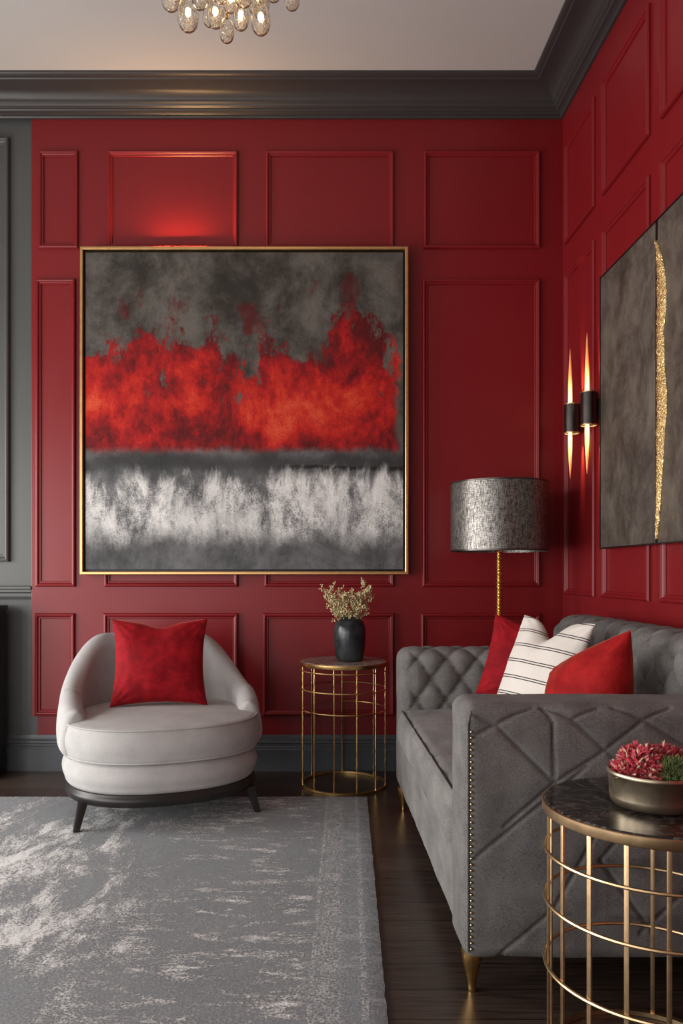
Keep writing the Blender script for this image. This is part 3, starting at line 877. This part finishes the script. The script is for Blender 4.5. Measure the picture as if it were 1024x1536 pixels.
# vase with dried sprigs
VX, VY, VZ = FT[0] + .030, FT[1] - .01, .6455
prof = [(.0001, 0), (.058, 0), (.066, .004), (.072, .018), (.0785, .06), (.083, .11), (.084, .145), (.081, .178), (.070, .204), (.052, .219), (.043, .223), (.041, .229),
        (.037, .229), (.037, .221), (.050, .211), (.066, .195), (.074, .15), (.07, .05), (.0001, .012)]
tag(obj('vase', G().lathe(prof, 56, close=False), M['vase'], None, (VX, VY, VZ), smooth=50), 'dark glazed rounded vase on the taupe stone table top', 'vase')
def sprig(seed, dx, dy, ln):
    rnd = random.Random(seed)
    t = thing('dried_sprig', 'thin dried straw gold sprig standing in the dark glazed vase', 'dried flowers', (VX + dx * .16, VY + dy * .16, VZ + .205), 0, 'dried sprigs in the dark vase')
    st, bl = G(), G()
    base = Vector((0, 0, -.10)); tip = Vector((dx * .9, dy * .9, ln))
    def path(a, b, n=6, w=.006):
        return [a.lerp(b, i/n) + Vector((rnd.uniform(-w, w), rnd.uniform(-w, w), 0)) * (i/n) for i in range(n + 1)]
    main = path(Vector((-dx * .05, -dy * .05, -.1)), tip)
    st.tube(main, .0011, 5)
    for i in range(24):
        q = rnd.uniform(.36, 1.0); a = Vector((-dx*.05, -dy*.05, -.1)).lerp(tip, q)
        b = a + Vector((rnd.uniform(-.030, .030), rnd.uniform(-.03, .03), rnd.uniform(.008, .042)))
        st.tube([a, (a + b) / 2 + Vector((rnd.uniform(-.004, .004), 0, .003)), b], .0006, 4)
        for _ in range(rnd.randint(6, 9)):
            c = b.lerp(a, rnd.uniform(0, .5)) + Vector((rnd.uniform(-.010, .010), rnd.uniform(-.010, .010), rnd.uniform(-.008, .010)))
            bl.ball(c, rnd.uniform(.0024, .0052), 5, 4, (1, 1, rnd.uniform(.6, 1.3)))
            # pointed bract
            d = Vector((rnd.uniform(-1, 1), rnd.uniform(-1, 1), rnd.uniform(-.2, 1))).normalized() * rnd.uniform(.005, .011)
            s_ = d.cross(Vector((.3, .5, .8))).normalized() * .0016; u_ = d.cross(s_).normalized() * .0012
            bl.add([c + s_, c - s_, c + u_, c + d], [(0, 1, 3), (1, 2, 3), (2, 0, 3), (0, 2, 1)])
    obj('stem', st, M['dried_stem'], t, merge=False)
    obj('blossoms', bl, M['dried'], t, merge=False, fixn=False)
for i, (dx, dy, ln) in enumerate(((-.125, .02, .150), (-.10, -.04, .175), (-.055, .03, .165), (-.03, -.05, .130), (.0, .04, .115), (.03, -.03, .150), (.065, .03, .195), (.085, -.03, .180), (.11, .02, .145), (-.07, .0, .105), (.05, .0, .10))):
    sprig(40 + i, dx, dy, ln)

# bowl with plants
BX, BY, BZ = .748, 1.690, .5895
prof = [(.0001, 0), (.074, 0), (.083, .003), (.0885, .010), (.0905, .022), (.0915, .064), (.0945, .067), (.0965, .071), (.0965, .075), (.0945, .078), (.091, .077), (.0890, .072), (.0880, .03), (.080, .010), (.0001, .007)]
tag(obj('bowl', G().lathe(prof, 72, close=False), M['bowl'], None, (BX, BY, BZ), smooth=45), 'round aged champagne metal bowl planter on the black marble table', 'bowl')
tag(obj('soil', G().lathe([(.0001, .04), (.0872, .04), (.0872, .055), (.06, .061), (.0001, .063)], 40, close=False), M['soil'], None, (BX, BY, BZ)), 'dark soil filling the champagne metal bowl', 'soil', None, 'stuff')
def clump(name, label, cat, seed, c, r, n, mat, mat2, green=False):
    rnd = random.Random(seed); a, b = G(), G()
    for i in range(n):
        d = Vector((rnd.gauss(0, 1), rnd.gauss(0, 1), abs(rnd.gauss(0, 1)) * .9 + .05)).normalized()
        q = rnd.uniform(.62, 1.0)
        p = Vector((d.x * r[0], d.y * r[1], d.z * r[2])) * q
        L = rnd.uniform(.010, .020) * (1.25 if green else 1)
        for j in range(4 if green else 5):
            e = (d * .8 + Vector((rnd.uniform(-1, 1), rnd.uniform(-1, 1), rnd.uniform(-.5, 1))) * .8).normalized() * L
            s_ = e.cross(Vector((rnd.random(), rnd.random(), rnd.random()))).normalized() * (.0009 if green else .0022); u_ = e.cross(s_).normalized() * (.0009 if green else .0016)
            tgt = b if (not green and rnd.random() < .20) else a
            tgt.add([p + s_, p - s_, p + u_, p + e * .55 + s_ * 1.3, p + e * .55 - s_ * 1.3, p + e * .55 + u_ * 1.2, p + e],
                    [(0, 1, 4, 3), (1, 2, 5, 4), (2, 0, 3, 5), (3, 4, 6), (4, 5, 6), (5, 3, 6)])
        if not green: a.ball(tuple(p), rnd.uniform(.003, .0055), 6, 4)
    core = G(); core.ball((0, 0, 0), 1, 16, 10, (r[0]*.72, r[1]*.72, r[2]*.72))
    t = thing(name, label, cat, c)
    obj('leaf_mass', a.add(core.v, core.f), mat, t, merge=False, fixn=False)
    if b.v: obj('pale_tips', b, mat2, t, merge=False, fixn=False)
cz = BZ + .064
clump('flowering_plant', 'coral red ruffled flower cluster at the left of the metal bowl', 'flowers', 3, (BX - .030, BY - .004, cz), (.054, .056, .068), 360, M['coral'], M['tips'])
clump('flowering_plant', 'smaller coral flower cluster behind the green sprigs in the metal bowl', 'flowers', 4, (BX + .038, BY + .022, cz), (.048, .050, .060), 260, M['coral'], M['tips'])
clump('green_plant', 'feathery green sprigs at the front of the metal bowl', 'plant', 5, (BX + .030, BY - .044, cz - .002), (.042, .036, .046), 420, M['moss'], M['tips'], True)

# ------------------------------------------------------------------ floor lamp behind the sofa
def lamp():
    X, Y = .950, 3.925
    t = thing('floor_lamp', 'floor lamp with grey metallic drum shade and beaded gold stem behind the sofa', 'lamp', (X, Y, 0))
    r, z0, z1 = .245, 1.212, 1.562
    g = G().lathe([(r, z0), (r, z1), (r - .004, z1), (r - .004, z0), (r, z0)], 96, close=False)
    s = obj('lamp_shade', g, M['shade'], t, smooth=40)
    for z in (z0 + .004, z1 - .004):
        obj('shade_trim', G().lathe([(r + .0002, z - .004), (r + .0015, z - .004), (r + .0015, z + .004), (r + .0002, z + .004)], 96, close=False), M['gunmetal'], s, smooth=40)
    g = G()
    for k in range(3):
        a = 2 * PI * k / 3 + .3; g.tube([(0, 0, z1 - .05), (r * math.cos(a) * .98, r * math.sin(a) * .98, z1 - .02)], .003, 6)
    obj('shade_spider', g, M['gold'], t)
    prof = [(.0001, .02)]; z = .03
    k = 0
    while z < 1.22:
        rr = .0245 if k % 2 == 0 else .0205
        h = .020 if k % 2 == 0 else .013
        for q in range(5):
            a = PI * q / 4; prof.append((.010 + (rr - .010) * math.sin(a), z + h * q / 4))
        z += h + .003; k += 1
    prof += [(.008, z), (.008, z1 - .05), (.0001, z1 - .05)]
    obj('stem', G().lathe(prof, 20, close=False), M['gold_aged'], t, smooth=50)
    obj('base', G().lathe([(.0001, .0005), (.145, .0005), (.148, .006), (.146, .018), (.10, .026), (.03, .034), (.0001, .036)], 48, close=False), M['gold_aged'], t, smooth=50)
    obj('bulb', G().ball((0, 0, 1.40), .034, 16, 10, (1, 1, 1.3)), M['white_frame'], t)
lamp()

# ------------------------------------------------------------------ pictures
def painting():
    x0, x1, z0, z1 = -1.279, .520, 1.092, 2.890
    yf = 4.195
    cx, cz = (x0 + x1) / 2, (z0 + z1) / 2
    t = thing('framed_painting', 'large square abstract painting in red, grey and white in thin gold frame', 'painting', (cx, D - .02, z0))
    fw, dp = .018, .045
    def bar(a0, a1, c0, c1): return (a0 - cx, a1 - cx, yf - (D - .02), yf + dp - (D - .02), c0 - z0, c1 - z0)
    g = G()
    P = [(0, 0), (0, -dp), (.004, -dp - .003), (fw - .004, -dp - .003), (fw, -dp), (fw, -.0)]
    m = len(P); vs = []
    for (sa, sz) in ((0, 0), (1, 0), (1, 1), (0, 1)):
        for d, h in P:
            vs.append(((x1 - d if sa else x0 + d) - cx, h - .01, (z1 - d if sz else z0 + d) - z0))
    g.add(vs, [(c*m+j, ((c+1) % 4)*m+j, ((c+1) % 4)*m+(j+1) % m, c*m+(j+1) % m) for c in range(4) for j in range(m)])
    f = obj('frame', g, M['frame_gold'], t, smooth=20)
    i = fw + .012
    me_g = G(); n = 40
    X0, X1, Z0, Z1 = x0 + i - cx, x1 - i - cx, i, z1 - z0 - i
    me_g.grid(lambda u, v: (X0 + (X1 - X0) * u, -.046, Z0 + (Z1 - Z0) * v), n, n)
    for e in range(2):
        me_g.grid(lambda u, v, e=e: (X0 + (X1 - X0) * u, -.046 + .03 * v, (Z0, Z1)[e]), n, 1)
        me_g.grid(lambda u, v, e=e: ((X0, X1)[e], -.046 + .03 * v, Z0 + (Z1 - Z0) * u), n, 1)
    c = obj('canvas', me_g, M['painting'], t, smooth=30)
    ul = c.data.uv_layers.new(name='UVMap')
    for lp in c.data.loops:
        p = c.data.vertices[lp.vertex_index].co
        ul.data[lp.index].uv = ((p.x - X0) / (X1 - X0), (p.z - Z0) / (Z1 - Z0))
    obj('backing', G().box(x0 + .008 - cx, x1 - .008 - cx, -.016, -.011, .008, z1 - z0 - .008), M['black'], t, smooth=0)
    # unseen warm lamp, added to make the glow on the wall above the frame's upper left edge
    L = bpy.data.lights.new('added_glow_lamp', 'AREA'); L.shape = 'RECTANGLE'; L.size = .30; L.size_y = .02; L.energy = 18; L.color = (1, .55, .22)
    lo = bpy.data.objects.new('added_glow_lamp', L); COL.objects.link(lo); lo.location = (-.74, 4.238, 2.880)
    lo.rotation_euler = (PI, 0, 0)
painting()

def canvases():
    zt, zb = 2.476, 1.218; dp = .045; xf = XR - dp
    yl0, yl1, yr1 = 3.580, 2.992, 2.404
    for nm, a, b, lab in (('left', yl1, yl0, 'dark umber canvas panel nearest the sconces, plain, on right red wall'), ('right', yr1, yl1 - .002, 'dark umber canvas panel with crinkled gold streak on right red wall')):
        t = thing('art_canvas', lab, 'wall art', (XR, (a + b) / 2, zb), 0, 'two part artwork on the right wall')
        my = (a + b) / 2
        g = G(); g.box(-dp, -.002, a - my, b - my, 0, zt - zb)
        obj('canvas', g, M['umber'], t, bevel=.003)
        fr = G()
        for (p, q, r, s) in ((a - my, a - my + .003, 0, zt - zb), (b - my - .003, b - my, 0, zt - zb), (a - my, b - my, -.003, 0), (a - my, b - my, zt - zb, zt - zb + .003)):
            fr.box(-dp - .004, 0, p - .0015, q + .0015, r - .001, s + .001)
        obj('edge_frame', fr, M['gunmetal'], t, smooth=0)
        if nm == 'right':
            E = [(2.395, .004), (2.36, .022), (2.31, .046), (2.25, .066), (2.18, .078), (2.10, .076), (2.04, .060), (2.02, .052), (2.005, .062), (1.94, .060), (1.87, .066), (1.80, .080), (1.73, .082), (1.67, .070),
                 (1.61, .062), (1.53, .050), (1.46, .044), (1.38, .030), (1.30, .018), (1.235, .006)]
            g = G(); n = 160
            def wid(z):
                for (za, wa), (zb_, wb) in zip(E, E[1:]):
                    if zb_ <= z <= za:
                        q = (za - z) / (za - zb_); return wa + (wb - wa) * q
                return .004
            def strip(u, v):
                z = 2.395 + (1.235 - 2.395) * u
                w = wid(z) + .005 * fbm(z * 26, 1, 1)
                hgt = .010 * (math.sin(PI * min(1, v * 1.0)) ** .5) + (.004 * fbm(z * 60, v * 6, 4) if 0 < v < 1 else 0)
                return (-dp - .001 - max(0, hgt), (b - my - .002) - max(.002, w) * v, z - zb)
            g.grid(strip, n, 12)
            s = obj('gold_streak', g, M['goldleaf'], t, smooth=70); s['label'] = 'crinkled gold leaf streak'
canvases()

# ------------------------------------------------------------------ wall sconces
def sconce(y, z0, z1, label):
    t = thing('wall_sconce', label, 'sconce', (XR, y, (z0 + z1) / 2), 0, 'pair of cylinder sconces on the right wall')
    h = (z1 - z0) / 2; r = .040; cx = -.056
    g = G().lathe([(r, -h), (r, h), (r - .003, h), (r - .003, -h), (r, -h)], 40, cx, 0, close=False)
    obj('cylinder_shade', g, M['gunmetal'], t, smooth=40)
    obj('back_plate', G().box(-.018, -.001, -.022, .022, -.045, .045), M['gunmetal'], t, bevel=.002)
    for sg, ln in ((-1, .235), (1, .300)):  # light streaks above and below the cylinder, modelled as tapered glowing solids
        obj('modelled_beam', G().lathe([(.0001, sg * (h - .03)), (.0085, sg * (h - .03)), (.0105, sg * (h + .02)), (.0100, sg * (h + ln * .35)), (.0075, sg * (h + ln * .6)), (.0040, sg * (h + ln * .85)), (.0001, sg * (h + ln))], 20, cx, .026, close=False), M['rod'], t, smooth=60)
        obj('edge_ring', G().lathe([(r - .004, sg*h - .0025), (r + .0015, sg*h - .0025), (r + .0015, sg*h + .0025), (r - .004, sg*h + .0025), (r - .004, sg*h - .0025)], 40, cx, 0, close=False), M['brass'], t, smooth=40)
        obj('led', G().lathe([(.0001, sg * .02), (.022, sg * .02), (.022, sg * .026), (.0001, sg * .026)], 24, cx, 0, close=False), M['led'], t)
        L = bpy.data.lights.new('sconce_beam', 'SPOT'); L.energy = 40.0; L.color = (1, .70, .30)
        L.spot_size = math.radians(20); L.spot_blend = 1.0; L.shadow_soft_size = .004
        lo = bpy.data.objects.new('sconce_beam', L); COL.objects.link(lo); lo.parent = t
        lo.location = (-.028, 0, sg * (h - .02))
        d = Vector((.17, 0, sg * 1.0)); lo.rotation_euler = d.to_track_quat('-Z', 'Y').to_euler()
sconce(3.945, 1.822, 1.968, 'dark metal cylinder sconce closest to the room corner')
sconce(3.700, 1.815, 1.972, 'dark metal cylinder sconce beside the umber canvas')

# ------------------------------------------------------------------ black cabinet at the left edge
def cabinet():
    t = thing('console_cabinet', 'low black cabinet against the grey wall, its side edge just in view', 'cabinet', (-2.02, 4.16, 0))
    obj('body', G().box(-.36, .318, -.09, .09, .03, .90), M['black'], t, bevel=.004)
    obj('cabinet_top', G().box(-.37, .326, -.10, .095, .90, .925), M['black'], t, bevel=.004)
    obj('foot_rail', G().box(-.36, .316, -.085, .085, 0, .03), M['black'], t, smooth=0)
    for x0, x1, kx in ((-.350, -.012, -.03), (-.008, .308, .012)):
        d = obj('door', G().box(x0, x1, -.102, -.09, .05, .885), M['black'], t, bevel=.003)
        obj('knob', G().ball((kx, -.112, .5), .011, 12, 8), M['brass'], d)
cabinet()

# ------------------------------------------------------------------ chandelier
def chandelier():
    cx, cy = -.294, 2.60
    t = thing('chandelier', 'crackled glass drop chandelier with warm bulbs hanging from the ceiling', 'chandelier', (cx, cy, HC))
    obj('canopy', G().lathe([(.0001, 0), (.075, 0), (.075, -.012), (.055, -.03), (.02, -.045), (.0001, -.05)], 40, close=False), M['gold'], t, smooth=50)
    obj('rod', G().tube([(0, 0, -.04), (0, 0, -.50)], .007, 10), M['gold'], t)
    g = G()
    for R, z in ((.13, -.50), (.215, -.46)):
        g.tube([(R * math.cos(2*PI*i/60), R * math.sin(2*PI*i/60), z) for i in range(60)], .006, 8, closed=True)
    for k in range(6):
        a = PI * k / 3; g.tube([(0, 0, -.48), (.215 * math.cos(a), .215 * math.sin(a), -.46)], .005, 6)
    obj('ring_frame', g, M['gold'], t)
    k_ = lambda y: cy / 1150
    def drop_geo(w, h):
        g = G(); prof = []
        for i in range(17):
            q = i / 16; a = PI * q
            r = w / 2 * math.sin(a) ** .85 * (1 - .22 * math.cos(a) * -1 * .9) if 0 < q < 1 else .0001
            prof.append((max(.0001, r * .92), h * (.5 - .5 * math.cos(a))))
        prof = [(r, z) for r, z in prof]
        inner = [(max(.0001, r - .0035), z * .97 + h * .012) for r, z in prof]
        g.lathe(prof + inner[::-1], 20, close=False); return g
    rnd = random.Random(11)
    spec = [(256, 16, 32, 1, .02), (282, 47, 34, 1, -.03), (323, 42, 27, 1, .00), (340, 64, 24, 0, -.05), (361, 45, 26, 1, .03), (391, 52, 31, 1, -.04), (388, 24, 36, 1, .04), (438, 15, 25, 0, .02),
            (314, 40, 22, 0, .09), (300, 14, 28, 0, -.06), (346, 18, 28, 1, .07), (365, 10, 30, 0, -.07), (410, 2, 26, 0, .10), (268, 2, 28, 0, .10), (330, 5, 26, 0, -.10), (240, -12, 30, 0, .03), (300, -18, 28, 0, .14), (384, -16, 28, 0, .14), (420, -10, 28, 0, -.09)]
    for (x, yb, w, lit, dy) in spec:
        dd = cy + dy
        X = (x - 470) * dd / 1150 - cx; Z = EYE + (860 - yb) * dd / 1150 - HC; W = w * dd / 1150; H = W * rnd.uniform(1.45, 1.75)
        d = obj('glass_drop', drop_geo(W, H), M['glass'], t, (X, dy, Z), smooth=60)
        obj('hanger', G().tube([(0, 0, H - .004), (0, 0, -.47 - Z)], .0013, 5), M['gold'], d)
        obj('cap', G().lathe([(.0001, H - .004), (.007, H - .003), (.006, H + .010), (.0001, H + .012)], 14, close=False), M['gold'], d)
        if lit:
            obj('bulb', G().ball((0, 0, H * .52), .0095, 12, 8, (1, 1, 1.7)), M['bulb'], d)
    for k in range(1):
        L = bpy.data.lights.new('chandelier_glow', 'POINT'); L.energy = 3; L.color = (1, .7, .42); L.shadow_soft_size = .03
        lo = bpy.data.objects.new('chandelier_glow', L); COL.objects.link(lo); lo.parent = t; lo.location = (0, 0, -.43)
chandelier()

# ------------------------------------------------------------------ daylight
def daylight(loc, w, h, energy, d):
    L = bpy.data.lights.new('window_daylight', 'AREA'); L.shape = 'RECTANGLE'; L.size = w; L.size_y = h
    L.energy = energy; L.color = (1, .965, .93)
    lo = bpy.data.objects.new('window_daylight', L); COL.objects.link(lo)
    lo.location = loc; lo.rotation_euler = Vector(d).to_track_quat('-Z', 'Y').to_euler()
for n, (y0, y1) in enumerate(WIN):
    daylight((XL - .02, (y0 + y1) / 2, (WZ0 + WZ1) / 2), y1 - y0 - .1, WZ1 - WZ0 - .1, (75, 90, 110)[n], (1, 0, 0))
daylight(((RW0 + RW1) / 2, YB - .02, (RWZ0 + RWZ1) / 2), RW1 - RW0 - .1, RWZ1 - RWZ0 - .1, 40, (0, 1, 0))  # added fill lamp in the rear opening
w = bpy.data.worlds.new('sky'); SC.world = w; w.use_nodes = True
bgd = w.node_tree.nodes['Background']; bgd.inputs[0].default_value = (.75, .85, 1, 1); bgd.inputs[1].default_value = 1.0

# ------------------------------------------------------------------ camera
cd = bpy.data.cameras.new('camera'); cam = bpy.data.objects.new('camera', cd); COL.objects.link(cam)
cam.location = (0, 0, EYE); cam.rotation_euler = (PI / 2, 0, 0)
cd.sensor_fit = 'VERTICAL'; cd.sensor_height = 36; cd.sensor_width = 24; cd.lens = 1150 / 1536 * 36
cd.shift_x = 42 / 1536; cd.shift_y = 92 / 1536; cd.clip_start = .05
SC.camera = cam

SC.view_settings.view_transform = 'Standard'; SC.view_settings.look = 'None'; SC.view_settings.gamma = 1.0
SC.view_settings.use_curve_mapping = False; SC.view_settings.exposure = -0.35
cy = SC.cycles
cy.use_denoising = True; cy.denoising_input_passes = 'RGB_ALBEDO_NORMAL'; cy.denoising_prefilter = 'ACCURATE'; cy.max_bounces = 10; cy.diffuse_bounces = 5; cy.glossy_bounces = 5; cy.transmission_bounces = 8
cy.sample_clamp_indirect = 6; cy.caustics_reflective = False; cy.caustics_refractive = False
